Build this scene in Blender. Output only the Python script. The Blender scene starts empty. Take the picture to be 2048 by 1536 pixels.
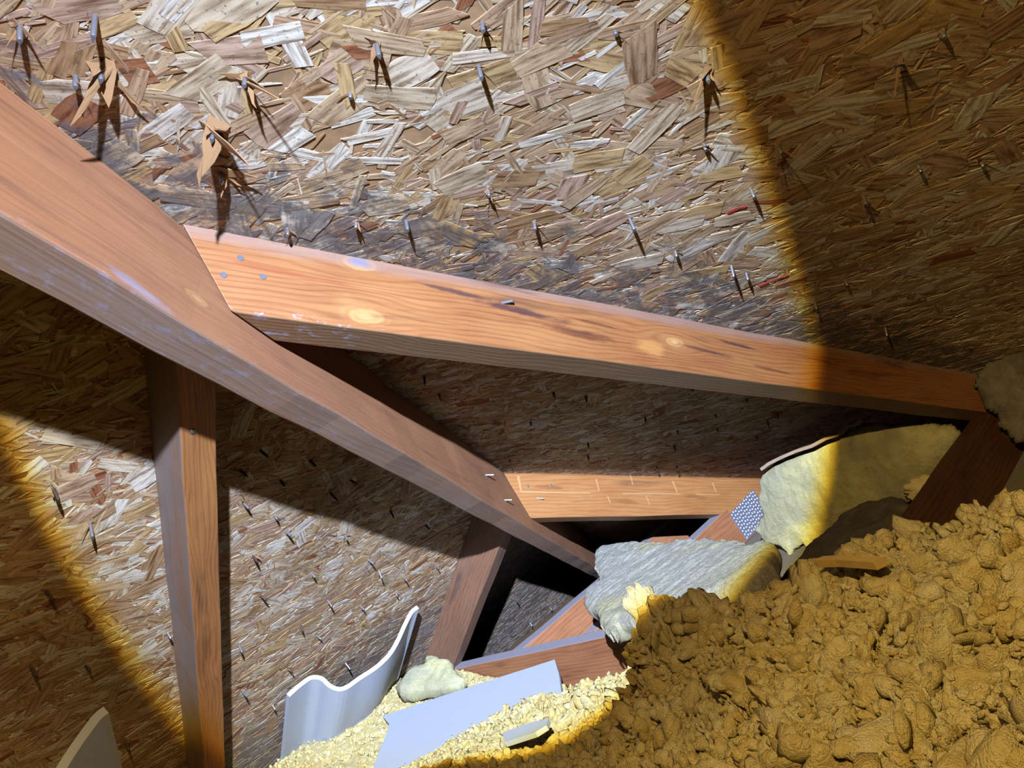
import bpy, bmesh, math, random
import numpy as np
from mathutils import Vector, Matrix

random.seed(7)
RNG = np.random.default_rng(11)
scene = bpy.context.scene
COL = scene.collection

# ------------------------------------------------------------------ camera
# World: X runs downhill on the near roof slope, Y downhill on the far slope,
# Z is up; the camera sits at the origin. Metres.
F = 1439.05
T = 0.5                                   # 6/12 pitch
CR = np.array([[0.68085351, -0.52506265, -0.51063462],
               [-0.33249817, 0.39962427, -0.85425137],
               [0.65259748, 0.75140512, 0.09750321]])
cam_data = bpy.data.cameras.new('camera')
cam = bpy.data.objects.new('camera', cam_data)
COL.objects.link(cam)
cam_data.sensor_width = 36.0
cam_data.lens = 36.0 * F / 2048.0
cam_data.clip_start = 0.01
rx, ry, rz = CR[0], -CR[1], -CR[2]
cam.matrix_world = Matrix(((rx[0], ry[0], rz[0], 0), (rx[1], ry[1], rz[1], 0), (rx[2], ry[2], rz[2], 0), (0, 0, 0, 1)))
scene.camera = cam

# ------------------------------------------------------------------ world, torch, exposure
world = bpy.data.worlds.new('world')
scene.world = world
world.use_nodes = True
world.node_tree.nodes['Background'].inputs[0].default_value = (0.0, 0.0, 0.0, 1)
world.node_tree.nodes['Background'].inputs[1].default_value = 0.0

TORCH = Vector((0.0393, -0.0234, 0.2335))
AXIS = Vector((0.5605, 0.8281, -0.0014)).normalized()
POWER = 34.5


def make_torch():
    ld = bpy.data.lights.new('torch', 'SPOT')
    ld.energy = POWER
    ld.spot_size = math.radians(172)
    ld.spot_blend = 0.25
    ld.shadow_soft_size = 0.006
    ld.use_nodes = True
    nt = ld.node_tree
    em = nt.nodes['Emission']
    tc = nt.nodes.new('ShaderNodeTexCoord')
    sx = nt.nodes.new('ShaderNodeSeparateXYZ')
    nt.links.new(tc.outputs['Normal'], sx.inputs[0])
    ab = nt.nodes.new('ShaderNodeMath'); ab.operation = 'ABSOLUTE'
    nt.links.new(sx.outputs['Z'], ab.inputs[0])
    ac = nt.nodes.new('ShaderNodeMath'); ac.operation = 'ARCCOSINE'
    nt.links.new(ab.outputs[0], ac.inputs[0])
    dv = nt.nodes.new('ShaderNodeMath'); dv.operation = 'DIVIDE'
    nt.links.new(ac.outputs[0], dv.inputs[0]); dv.inputs[1].default_value = math.pi / 2
    rp = nt.nodes.new('ShaderNodeValToRGB')
    nt.links.new(dv.outputs[0], rp.inputs[0])
    # the beam of a focused torch: bluish white core, yellow fringe at its rim, weak warm spill outside
    stops = [(0, (0.49, 0.585, 0.74)), (12, (0.46, 0.55, 0.71)), (20, (0.42, 0.495, 0.635)), (26, (0.38, 0.435, 0.535)), (28.9, (0.375, 0.405, 0.41)),
             (29.55, (0.37, 0.33, 0.13)), (30.05, (0.34, 0.225, 0.012)), (30.3, (0.14, 0.07, 0.005)),
             (30.5, (0.044, 0.0285, 0.0105)), (35, (0.064, 0.0425, 0.016)), (44, (0.112, 0.079, 0.030)), (60, (0.130, 0.093, 0.036)), (75, (0.090, 0.063, 0.024)), (90, (0.01, 0.007, 0.003))]
    els = rp.color_ramp.elements
    while len(els) < len(stops):
        els.new(0.5)
    for e, (a, c) in zip(els, stops):
        e.position = a / 90.0
        e.color = (c[0], c[1], c[2], 1)
    nt.links.new(rp.outputs[0], em.inputs['Color'])
    lf = nt.nodes.new('ShaderNodeLightFalloff')
    lf.inputs['Strength'].default_value = 1.0
    nt.links.new(lf.outputs['Constant'], em.inputs['Strength'])
    o = bpy.data.objects.new('torch', ld)
    COL.objects.link(o)
    o.location = TORCH
    o.rotation_euler = (-AXIS).to_track_quat('Z', 'Y').to_euler()


make_torch()
scene.view_settings.view_transform = 'Standard'
scene.view_settings.look = 'None'
scene.view_settings.gamma = 1.0
scene.view_settings.use_curve_mapping = False
scene.view_settings.exposure = 3.5
scene.cycles.diffuse_bounces = 2

# ------------------------------------------------------------------ roof geometry numbers
K_R = -0.28473                            # right side of hip rafter: x - y = K_R
HIP_W = 0.033
K_L = K_R - HIP_W * math.sqrt(2)
K_0 = (K_R + K_L) / 2
C1 = 0.42332                              # near slope z = C1 - T x
C2 = C1 - T * K_0                         # far slope  z = C2 - T y
S5 = math.sqrt(1 + T * T)
N1 = np.array([T, 0, 1]) / S5
N2 = np.array([0, T, 1]) / S5
J1 = np.array([1, 0, -T]) / S5
J2 = np.array([0, 1, -T]) / S5
JOIST_TOP = -0.348
CEIL = -0.437


def at(u, v, n, d):
    """the place on the plane n.p = d that lies in direction (u, v)"""
    r = CR.T @ np.array([u - 1024.0, v - 768.0, F])
    n = np.asarray(n, float)
    return r * (d / (r @ n))


def on1(u, v, off=0.0): return at(u, v, N1, C1 / S5 - off)
def on2(u, v, off=0.0): return at(u, v, N2, C2 / S5 - off)
def onz(u, v, z): return at(u, v, (0, 0, 1), z)


def project(P):
    c = np.asarray(P) @ CR.T
    z = np.maximum(c[..., 2], 1e-3)
    return c[..., 0] / z * F + 1024, c[..., 1] / z * F + 768, c[..., 2]


# ------------------------------------------------------------------ noise
def vnoise(P, seed=0):
    P = np.asarray(P, float)
    i = np.floor(P).astype(np.int64)
    f = P - i
    f = f * f * (3 - 2 * f)

    def h(a, b, c):
        n = (a * 374761393 + b * 668265263 + c * 2147483647 + seed * 1274126177) & 0xffffffff
        n = ((n ^ (n >> 13)) * 1274126177) & 0xffffffff
        n = (n ^ (n >> 16)) & 0xffffff
        return n / float(0xffffff)
    r = 0
    for a in (0, 1):
        wa = f[..., 0] if a else 1 - f[..., 0]
        for b in (0, 1):
            wb = f[..., 1] if b else 1 - f[..., 1]
            for c in (0, 1):
                wc = f[..., 2] if c else 1 - f[..., 2]
                r = r + wa * wb * wc * h(i[..., 0] + a, i[..., 1] + b, i[..., 2] + c)
    return r * 2 - 1


def fnoise(P, octaves=4, seed=0, gain=0.5):
    P = np.asarray(P, float)
    r, a = 0, 1.0
    for o in range(octaves):
        r = r + a * vnoise(P * (2 ** o) + 17.3 * o, seed + o)
        a *= gain
    return r


# ------------------------------------------------------------------ materials
ALBEDO = 0.58                             # sawn wood and wool reflect less than their picture colours


def lin(c):
    return tuple(ALBEDO * ((x / 255) / 12.92 if x / 255 <= 0.04045 else ((x / 255 + 0.055) / 1.055) ** 2.4) for x in c) + (1,)


class NT:
    def __init__(self, name, rough=0.7, spec=0.3):
        self.m = bpy.data.materials.new(name)
        self.m.use_nodes = True
        self.t = self.m.node_tree
        self.b = self.t.nodes['Principled BSDF']
        self.b.inputs['Roughness'].default_value = rough
        self.b.inputs['Specular IOR Level'].default_value = spec

    def n(self, typ, **kw):
        nd = self.t.nodes.new('ShaderNode' + typ)
        for k, v in kw.items():
            setattr(nd, k, v)
        return nd

    def l(self, a, b): self.t.links.new(a, b)

    def math(self, op, a, b=None, c=None):
        nd = self.n('Math', operation=op)
        for i, x in enumerate((a, b, c)):
            if x is None: continue
            if hasattr(x, 'links'): self.l(x, nd.inputs[i])
            else: nd.inputs[i].default_value = x
        return nd.outputs[0]

    def mapping(self, vec, scale=(1, 1, 1), loc=(0, 0, 0)):
        nd = self.n('Mapping')
        nd.inputs['Scale'].default_value = scale
        nd.inputs['Location'].default_value = loc
        self.l(vec, nd.inputs[0])
        return nd.outputs[0]

    def noise(self, vec, scale=5, detail=4, rough=0.55, dist=0.0):
        nd = self.n('TexNoise')
        nd.inputs['Scale'].default_value = scale
        nd.inputs['Detail'].default_value = detail
        nd.inputs['Roughness'].default_value = rough
        nd.inputs['Distortion'].default_value = dist
        if vec is not None: self.l(vec, nd.inputs['Vector'])
        return nd.outputs['Fac']

    def ramp(self, fac, stops, mode='LINEAR'):
        nd = self.n('ValToRGB')
        nd.color_ramp.interpolation = mode
        els = nd.color_ramp.elements
        while len(els) < len(stops): els.new(0.5)
        for e, (p, c) in zip(els, stops):
            e.position = p
            e.color = c if len(c) == 4 else tuple(c) + (1,)
        self.l(fac, nd.inputs[0])
        return nd.outputs[0]

    def step(self, fac, a, b, lo=0.0, hi=1.0):
        nd = self.n('MapRange', interpolation_type='SMOOTHSTEP')
        nd.inputs['From Min'].default_value = a
        nd.inputs['From Max'].default_value = b
        nd.inputs['To Min'].default_value = lo
        nd.inputs['To Max'].default_value = hi
        self.l(fac, nd.inputs[0])
        return nd.outputs[0]

    def mix(self, fac, a, b, blend='MIX'):
        nd = self.n('Mix', data_type='RGBA', blend_type=blend)
        for s, x in ((nd.inputs[0], fac), (nd.inputs[6], a), (nd.inputs[7], b)):
            if hasattr(x, 'links'): self.l(x, s)
            else: s.default_value = x
        return nd.outputs[2]

    def color(self, c): self.l(c, self.b.inputs['Base Color'])

    def bump(self, h, strength=0.3, dist=0.001):
        nd = self.n('Bump')
        nd.inputs['Strength'].default_value = strength
        nd.inputs['Distance'].default_value = dist
        self.l(h, nd.inputs['Height'])
        self.l(nd.outputs[0], self.b.inputs['Normal'])


def mat_osb(name, mold_axis, mold_at, mold_reach, dark=0.0):
    """wood strands: one colour to each strand, fine grain, specks and mould stains"""
    k = NT(name, 0.85, 0.08)
    geo = k.n('NewGeometry')
    oi = k.n('ObjectInfo')
    uv = k.n('UVMap').outputs[0]
    r = k.math('FRACT', k.math('ADD', geo.outputs['Random Per Island'], oi.outputs['Random']))
    base = k.ramp(r, [(0.0, lin((236, 228, 216))), (0.15, lin((210, 182, 148))), (0.34, lin((222, 202, 174))),
                      (0.47, lin((204, 172, 150))), (0.60, lin((210, 178, 130))), (0.70, lin((198, 164, 132))),
                      (0.83, lin((166, 112, 80))), (0.865, lin((228, 212, 190))), (0.95, lin((184, 148, 110)))], 'CONSTANT')
    off = k.n('Combine' + 'XYZ')
    k.l(k.math('MULTIPLY', r, 37.0), off.inputs[2])
    va = k.n('VectorMath', operation='ADD')
    k.l(k.mapping(uv, (30, 420, 1)), va.inputs[0]); k.l(off.outputs[0], va.inputs[1])
    grain = k.noise(va.outputs[0], 1.0, 3, 0.6)
    c = k.mix(k.step(grain, 0.35, 0.75), base, k.mix(1.0, base, lin((186, 160, 132)), 'MULTIPLY'))
    pos = geo.outputs['Position']
    spk = k.noise(pos, 420, 1, 0.5)
    c = k.mix(k.step(spk, 0.66, 0.73, 0, 0.6), c, lin((84, 78, 84)))
    tone = k.noise(pos, 5.0, 3, 0.6)
    c = k.mix(k.step(tone, 0.35, 0.7, 0, 0.35), c, lin((150, 112, 84)), 'MULTIPLY')
    # mould, thickest along the rafter
    sp = k.n('SeparateXYZ'); k.l(pos, sp.inputs[0])
    d = k.math('SUBTRACT', mold_at, sp.outputs[mold_axis])
    near = k.math('MULTIPLY', k.step(d, -0.01, mold_reach, 1.0, 0.0), k.step(d, -0.06, -0.03))
    hip = k.math('ABSOLUTE', k.math('SUBTRACT', k.math('SUBTRACT', sp.outputs[0], sp.outputs[1]), K_R))
    nearh = k.step(hip, 0.0, 0.20, 0.7, 0.0)
    amt = k.math('MAXIMUM', near, nearh)
    n1 = k.noise(pos, 26, 6, 0.72, 0.4)
    n2 = k.noise(pos, 110, 4, 0.7)
    mm = k.math('ADD', k.math('MULTIPLY', n1, 0.7), k.math('MULTIPLY', n2, 0.3))
    thr = k.math('SUBTRACT', 0.66, k.math('MULTIPLY', amt, 0.26))
    m = k.math('MULTIPLY', k.math('SUBTRACT', mm, thr), 9.0)
    m = k.step(m, 0.0, 1.0, 0.0, 0.78)
    c = k.mix(m, c, k.ramp(n2, [(0.3, lin((52, 52, 60))), (0.7, lin((110, 108, 112)))]))
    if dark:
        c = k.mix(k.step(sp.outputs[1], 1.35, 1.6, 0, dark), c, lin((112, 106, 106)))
    k.color(c)
    k.bump(grain, 0.35, 0.0006)
    return k.m


def mat_wood(name, light, dark, grey, grey_faces=0.0, streak=0.5, knots=(), bands=60.0, band_w=0.12, mold=None, stain=lin((58, 34, 40)), purple=0.0, spots=(), toptint=None):
    """sawn softwood: growth bands along local X, knots, stains, weathered grey"""
    k = NT(name, 0.6, 0.35)
    tc = k.n('TexCoord')
    ob = tc.outputs['Object']
    warp = k.noise(k.mapping(ob, (2.2, 9, 9)), 1.0, 3, 0.6)
    sp = k.n('SeparateXYZ'); k.l(ob, sp.inputs[0])
    across = k.math('ADD', sp.outputs[2], k.math('MULTIPLY', sp.outputs[1], 0.8))
    bend = k.math('MULTIPLY', k.math('SUBTRACT', warp, 0.5), 0.06)
    kn_core = None
    for (kx, kz, ks) in knots:
        dx = k.math('MULTIPLY', k.math('SUBTRACT', sp.outputs[0], kx), 0.45)
        dz = k.math('SUBTRACT', sp.outputs[2], kz)
        dist = k.math('SQRT', k.math('ADD', k.math('MULTIPLY', dx, dx), k.math('MULTIPLY', dz, dz)))
        g = k.step(dist, ks * 0.2, ks * 3.2, 1.0, 0.0)
        push = k.math('MULTIPLY', k.math('MULTIPLY', g, dz), -0.85)
        bend = k.math('ADD', bend, push)
        ring = k.math('SUBTRACT', 1.0, k.math('MINIMUM', k.math('DIVIDE', dist, ks), 1.0))
        kn_core = ring if kn_core is None else k.math('MAXIMUM', kn_core, ring)
    pos = k.math('MULTIPLY', k.math('ADD', across, bend), bands * 6.283)
    band = k.math('POWER', k.math('ADD', k.math('MULTIPLY', k.math('SINE', pos), 0.5), 0.5), 3.0)
    fine = k.noise(k.mapping(ob, (9, 420, 420)), 1.0, 4, 0.6)
    blot = k.noise(k.mapping(ob, (7, 22, 22)), 1.0, 4, 0.6)
    f = k.math('ADD', k.math('MULTIPLY', band, band_w), k.math('ADD', k.math('MULTIPLY', fine, 0.36), k.math('MULTIPLY', blot, 0.46)))
    c = k.ramp(f, [(0.32, light), (0.62, dark), (0.80, tuple(x * 0.65 for x in dark[:3]) + (1,))])
    if kn_core is not None:
        kw = k.math('ADD', kn_core, k.math('MULTIPLY', k.noise(k.mapping(ob, (60, 60, 60)), 1.0, 2, 0.5), 0.5))
        kr = k.math('ADD', k.math('MULTIPLY', k.math('SINE', k.math('MULTIPLY', kw, 15.0)), 0.5), 0.5)
        kc = k.mix(kr, lin((204, 156, 100)), lin((168, 112, 66)))
        kc = k.mix(k.step(kn_core, 0.45, 0.9), kc, lin((222, 176, 120)))
        c = k.mix(k.step(kn_core, 0.0, 0.5, 0, 0.7), c, kc)
    if toptint:
        tn = k.noise(k.mapping(ob, (10, 60, 60)), 1.0, 3, 0.6)
        tz = k.math('ADD', sp.outputs[2], k.math('MULTIPLY', k.math('SUBTRACT', tn, 0.5), 0.02))
        c = k.mix(k.step(tz, toptint[0], toptint[1], 0, toptint[3]), c, toptint[2])
    # stains of their own outline: centre, half length, half height, colour, strength
    for (ex, ez, rl, rh, ec, ea) in spots:
        wz = k.noise(k.mapping(ob, (30, 90, 90), (ex * 9, 0, ez * 50)), 1.0, 4, 0.65)
        q1 = k.math('DIVIDE', k.math('SUBTRACT', sp.outputs[0], ex), rl)
        q2 = k.math('DIVIDE', k.math('SUBTRACT', k.math('ADD', sp.outputs[2], k.math('MULTIPLY', k.math('SUBTRACT', sp.outputs[0], ex), 0.07)), ez), rh)
        qq = k.math('ADD', k.math('SQRT', k.math('ADD', k.math('MULTIPLY', q1, q1), k.math('MULTIPLY', q2, q2))), k.math('MULTIPLY', k.math('SUBTRACT', wz, 0.5), 1.6))
        c = k.mix(k.step(qq, 0.35, 1.1, ea, 0.0), c, ec)
    # long dark resin streaks
    sn = k.noise(k.mapping(ob, (5.0, 46, 46)), 1.0, 3, 0.6, 0.5)
    sb = k.noise(k.mapping(ob, (4.0, 12, 12), (3, 1, 2)), 1.0, 2, 0.5)
    st = k.math('MULTIPLY', k.step(sn, 0.52, 0.68), k.step(sb, 0.45, 0.62))
    c = k.mix(k.math('MULTIPLY', st, streak), c, stain)
    # weathering on the faces named by their local normal (0 none, 1 underside)
    nm = k.n('SeparateXYZ'); k.l(tc.outputs['Normal'], nm.inputs[0])
    if grey_faces:
        under = k.step(k.math('MULTIPLY', nm.outputs[2], -1.0), 0.5, 0.9)
        wn = k.noise(k.mapping(ob, (6, 40, 40)), 1.0, 4, 0.6)
        g = k.math('MULTIPLY', under, k.step(wn, 0.25, 0.6, 0.45, grey_faces))
        c = k.mix(g, c, grey)
    if purple:
        side = k.step(k.math('ABSOLUTE', nm.outputs[1]), 0.5, 0.9)
        wn2 = k.noise(k.mapping(ob, (3, 10, 30)), 1.0, 4, 0.6)
        c = k.mix(k.math('MULTIPLY', side, k.step(wn2, 0.35, 0.65, purple * 0.5, purple)), c, grey)
    if mold:
        (mx0, mx1, mz0, mz1, amount) = mold
        mk = k.math('MULTIPLY', k.step(sp.outputs[0], mx0, mx1, 1, 0), k.step(sp.outputs[2], mz0, mz1, 1, 0))
        mn = k.noise(k.mapping(ob, (60, 110, 110)), 1.0, 5, 0.7)
        mt = k.step(k.math('ADD', mn, k.math('MULTIPLY', mk, 0.14)), 0.68, 0.80, 0, amount)
        c = k.mix(k.math('MULTIPLY', mt, mk), c, lin((176, 178, 214)))
    k.color(c)
    k.bump(k.math('ADD', fine, k.math('MULTIPLY', band, 0.3)), 0.35, 0.0008)
    return k.m


def mat_fluff(name, stops, scale=60, rough=0.95, bump=0.8, tint=None):
    k = NT(name, rough, 0.1)
    geo = k.n('NewGeometry')
    pos = geo.outputs['Position']
    a = k.noise(pos, scale, 5, 0.65)
    r = geo.outputs['Random Per Island']
    f = k.math('ADD', k.math('MULTIPLY', a, 0.75), k.math('MULTIPLY', r, 0.25))
    c = k.ramp(f, stops)
    if tint:
        b = k.noise(pos, tint[1], 3, 0.5)
        c = k.mix(k.step(b, tint[2], tint[3], 0, tint[4]), c, tint[0])
    k.color(c)
    h = k.math('ADD', k.math('MULTIPLY', k.noise(pos, 150, 5, 0.72, 0.6), 1.6), k.noise(pos, 700, 3, 0.7))
    k.bump(h, bump, 0.0055)
    return k.m


def mat_plain(name, col, rough=0.5, metal=0.0, var=0.12, scale=40):
    k = NT(name, rough, 0.4)
    pos = k.n('TexCoord').outputs['Object']
    n = k.noise(pos, scale, 4, 0.6)
    k.color(k.mix(k.step(n, 0.3, 0.7, 0, var), lin(col), lin(tuple(int(x * 0.6) for x in col))))
    k.b.inputs['Metallic'].default_value = metal
    return k.m


M_OSB1 = mat_osb('osb_near_slope', 1, 0.5244, 0.24)
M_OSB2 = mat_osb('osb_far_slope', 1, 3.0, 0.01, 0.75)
M_SHEET = mat_plain('osb_core', (176, 138, 100), 0.9, 0, 0.5, 70)
M_NAIL = mat_plain('nail_steel', (168, 168, 180), 0.35, 0.7)
M_DARKNAIL = mat_plain('dark_nail', (84, 70, 66), 0.6, 0.4)  # nail metal in a darker, browner tone
M_RED = mat_plain('red_paint', (190, 60, 54), 0.8, 0, 0.3, 90)
M_SHARD = mat_plain('splinter_wood', (178, 134, 92), 0.85, 0, 0.8, 120)

# ------------------------------------------------------------------ mesh helpers


def link(name, mesh, mat=None, parent=None, matrix=None):
    o = bpy.data.objects.new(name, mesh)
    COL.objects.link(o)
    if mat is not None and len(mesh.materials) == 0:
        mesh.materials.append(mat)
    if parent is not None:
        o.parent = parent
        o.matrix_parent_inverse = PINV[parent.name]
    if matrix is not None:
        o.matrix_basis = matrix
    return o


PINV = {}


def reg(o, matrix=None):
    """children are given in world space: remember the inverse of the parent's place"""
    PINV[o.name] = (matrix if matrix is not None else Matrix.Identity(4)).inverted()
    return o


def tag(o, label, cat=None, kind=None, group=None):
    if label: o['label'] = label
    if cat: o['category'] = cat
    if kind: o['kind'] = kind
    if group: o['group'] = group
    return o


def pymesh(name, V, Fc, smooth=False):
    me = bpy.data.meshes.new(name)
    me.from_pydata([tuple(map(float, v)) for v in V], [], [tuple(map(int, f)) for f in Fc])
    me.update()
    if smooth:
        me.shade_smooth()
    return me


def frame(origin, xdir, zdir):
    x = Vector(xdir).normalized()
    z = Vector(zdir)
    y = z.cross(x).normalized()
    z = x.cross(y)
    m = Matrix((x, y, z)).transposed().to_4x4()
    m.translation = Vector(origin)
    return m


def board(name, corners, xdir, zdir, mat, bevel=0.0018, cuts=14, wobble=0.0008, seed=0):
    """a sawn board from two end polygons (world points, same count, same order)"""
    a, b = corners
    m = frame(a[0], xdir, zdir)
    mi = m.inverted()
    a = [mi @ Vector(p) for p in a]
    b = [mi @ Vector(p) for p in b]
    bm = bmesh.new()
    n = len(a)
    va = [bm.verts.new(p) for p in a]
    vb = [bm.verts.new(p) for p in b]
    bm.faces.new(va[::-1])
    bm.faces.new(vb)
    for i in range(n):
        bm.faces.new((va[i], va[(i + 1) % n], vb[(i + 1) % n], vb[i]))
    bmesh.ops.recalc_face_normals(bm, faces=bm.faces)
    bmesh.ops.bevel(bm, geom=list(bm.edges), offset=bevel, segments=2, affect='EDGES', profile=0.5)
    L = max(v.co.x for v in bm.verts)
    for i in range(1, cuts):
        x = L * i / cuts
        bmesh.ops.bisect_plane(bm, geom=list(bm.verts) + list(bm.edges) + list(bm.faces), plane_co=(x, 0, 0), plane_no=(1, 0, 0))
    if wobble:
        P = np.array([v.co[:] for v in bm.verts])
        for v, dn, dm in zip(bm.verts, fnoise(P * [9, 4, 4], 2, seed), fnoise(P * [9, 4, 4], 2, seed + 9)):
            v.co.z += dn * wobble
            v.co.y += dm * wobble
    me = bpy.data.meshes.new(name)
    bm.to_mesh(me)
    bm.free()
    o = link(name, me, mat)
    o.matrix_world = m
    return reg(o, m)


# ------------------------------------------------------------------ roof decks
def prism(name, poly, depth_vec, mat):
    n = len(poly)
    d = np.array(depth_vec)
    V = [np.array(p) for p in poly] + [np.array(p) + d for p in poly]
    Fc = [list(range(n)), list(range(n, 2 * n))[::-1]] + [[i, i + n, (i + 1) % n + n, (i + 1) % n] for i in range(n)]
    me = pymesh(name, V, Fc)
    bm = bmesh.new(); bm.from_mesh(me)
    bmesh.ops.recalc_face_normals(bm, faces=bm.faces)
    bm.to_mesh(me); bm.free()
    return reg(link(name, me, mat))


def z1(x): return C1 - T * x
def z2(y): return C2 - T * y


up1 = N1 * 0.011
up2 = N2 * 0.011
XE = 2.0
deck1 = prism('roof_deck', [(x, y, z1(x)) for x, y in ((-0.62, -0.62), (XE, -0.62), (XE, XE - K_0), (-0.62, -0.62 - K_0))], up1, M_SHEET)
tag(deck1, 'oriented strand board roof deck above the torchlit rafter', None, 'structure')
SEAM = 1.2305
yE = XE - K_0
deck2 = prism('roof_deck', [(x, y, z2(y)) for x, y in ((-0.62 - 0.3, -0.62 - K_0), (-0.62, -0.62 - K_0), (SEAM - 0.0015 + K_0, SEAM - 0.0015), (-0.92, SEAM - 0.0015))], up2, M_SHEET)
tag(deck2, 'upper strand board deck sheet behind the upright rafter at left', None, 'structure')
deck3 = prism('roof_deck', [(x, y, z2(y)) for x, y in ((-0.92, SEAM + 0.0015), (SEAM + 0.0015 + K_0, SEAM + 0.0015), (yE + K_0, yE), (-0.92, yE))], up2, M_SHEET)
tag(deck3, 'lower strand board deck sheet below the thin panel seam', None, 'structure')


# strand outlines: length along x (-.5..+.5), width along y
def strand_template(kind):
    r = random.Random(100 + kind)
    n = 3 if kind % 3 else 2
    pts = []
    lo = [(-0.5 + r.uniform(0, 0.06), -0.5 + r.uniform(0, 0.12))]
    hi = [(-0.5 + r.uniform(0, 0.06), 0.5 - r.uniform(0, 0.12))]
    for i in range(1, n):
        x = -0.5 + i / n + r.uniform(-0.08, 0.08)
        lo.append((x, -0.5 + r.uniform(-0.04, 0.1)))
        hi.append((x, 0.5 - r.uniform(-0.04, 0.1)))
    lo.append((0.5 - r.uniform(0, 0.1), -0.5 + r.uniform(0, 0.2)))
    hi.append((0.5 - r.uniform(0, 0.1), 0.5 - r.uniform(0, 0.2)))
    if kind % 4 == 1:
        hi[-1] = (hi[-1][0] - 0.25, hi[-1][1])
    if kind % 4 == 2:
        lo[0] = (lo[0][0] + 0.2, lo[0][1])
    if kind % 5 == 0:
        hi.append((0.5, 0.05))
    pts = lo + hi[::-1]
    n = len(pts)
    V = [(x, y, 0.0) for x, y in pts] + [(x, y, 1.0) for x, y in pts]
    Fc = [list(range(n, 2 * n))] + [[i, (i + 1) % n, (i + 1) % n + n, i + n] for i in range(n)]
    return np.array(V), Fc


NT_S = 12
TEMPL = [strand_template(i) for i in range(NT_S)]
THICK = 0.0008


def strand_mesh(V, Fc, uvs, name):
    me = bpy.data.meshes.new(name)
    me.from_pydata([tuple(v) for v in V.tolist()], [], Fc)
    uvl = me.uv_layers.new(name='UVMap')
    idx = np.empty(len(me.loops), dtype=np.int32)
    me.loops.foreach_get('vertex_index', idx)
    uvl.data.foreach_set('uv', uvs[idx].astype(np.float32).ravel())
    me.update()
    return me


def strand_objects_meshes(mat):
    out = []
    for V, Fc in TEMPL:
        W = V * np.array([1, 1, THICK])
        me = strand_mesh(W, Fc, (V[:, :2] + 0.5) * [0.05, 0.012], 'wood_strand')
        me.materials.append(mat)
        out.append(me)
    return out


def lay_strands(deck, n_vec, e_dir, inside, bounds, count, mat, seed, big_frac, layer_name):
    """strands pressed on the underside of a deck: local z = -n (towards the attic)"""
    rg = np.random.default_rng(seed)
    down = -np.array(n_vec)
    e = np.array(e_dir, float)
    e2 = np.cross(down, e)
    (x0, x1, y0, y1, zf) = bounds
    S = []
    while len(S) < count:
        x, y = rg.uniform(x0, x1), rg.uniform(y0, y1)
        if not inside(x, y):
            continue
        p = np.array([x, y, zf(x, y)])
        u, v, w = project(p)
        vis = w > 0.02 and -500 < u < 2548 and -400 < v < 1936
        if not vis and rg.random() < 0.75:
            continue
        q = rg.random()
        if q < big_frac:
            L, W = rg.uniform(0.035, 0.06), rg.uniform(0.014, 0.026)
        elif q < 0.50:
            L, W = rg.uniform(0.020, 0.048), rg.uniform(0.005, 0.012)
        else:
            L, W = rg.uniform(0.012, 0.040), rg.uniform(0.0012, 0.0045)
        ang = rg.normal(0, 0.42) if rg.random() < 0.72 else rg.uniform(-1.57, 1.57)
        if rg.random() < 0.5: ang += math.pi
        S.append((p, L, W, ang, rg.normal(0, 0.006), rg.normal(0, 0.015), rg.uniform(0.0, 0.0006), int(rg.integers(NT_S)), u, v, w))
    # the strands that show largest are objects of their own
    score = []
    for i, s in enumerate(S):
        ok = s[10] > 0.05 and 0 <= s[8] <= 2048 and 0 <= s[9] <= 1536
        score.append((s[1] * s[2] / s[10] ** 2) if ok else 0)
    order = np.argsort(score)[::-1][:300]
    chosen = set(int(i) for i in order)
    meshes = strand_objects_meshes(mat)
    Vs, Fs, UVs, nv = [], [], [], 0
    for i, (p, L, W, ang, tx, ty, lift, k, u, v, w) in enumerate(S):
        dx = math.cos(ang) * e + math.sin(ang) * e2
        dz = down + tx * dx
        dy = np.cross(dz, dx)
        dz = dz + ty * dy
        dx = dx - (dx @ dz) / (dz @ dz) * dz
        dx /= np.linalg.norm(dx); dz = dz / np.linalg.norm(dz); dy = np.cross(dz, dx)
        if i in chosen:
            lift += 0.0003
        o = p + down * (lift - 0.0004)
        if i in chosen:
            m = Matrix(((dx[0] * L, dy[0] * W, dz[0], o[0]), (dx[1] * L, dy[1] * W, dz[1], o[1]), (dx[2] * L, dy[2] * W, dz[2], o[2]), (0, 0, 0, 1)))
            link('wood_strand', meshes[k], None, deck, m)
        else:
            V, Fc = TEMPL[k]
            Vw = o + V[:, :1] * L * dx + V[:, 1:2] * W * dy + V[:, 2:] * THICK * dz
            Vs.append(Vw); UVs.append((V[:, :2] + 0.5) * [L, W])
            Fs.extend([[j + nv for j in f] for f in Fc])
            nv += len(V)
    me = strand_mesh(np.concatenate(Vs), Fs, np.concatenate(UVs), layer_name)
    o = link(layer_name, me, mat, deck)
    o['kind'] = 'stuff'


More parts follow.
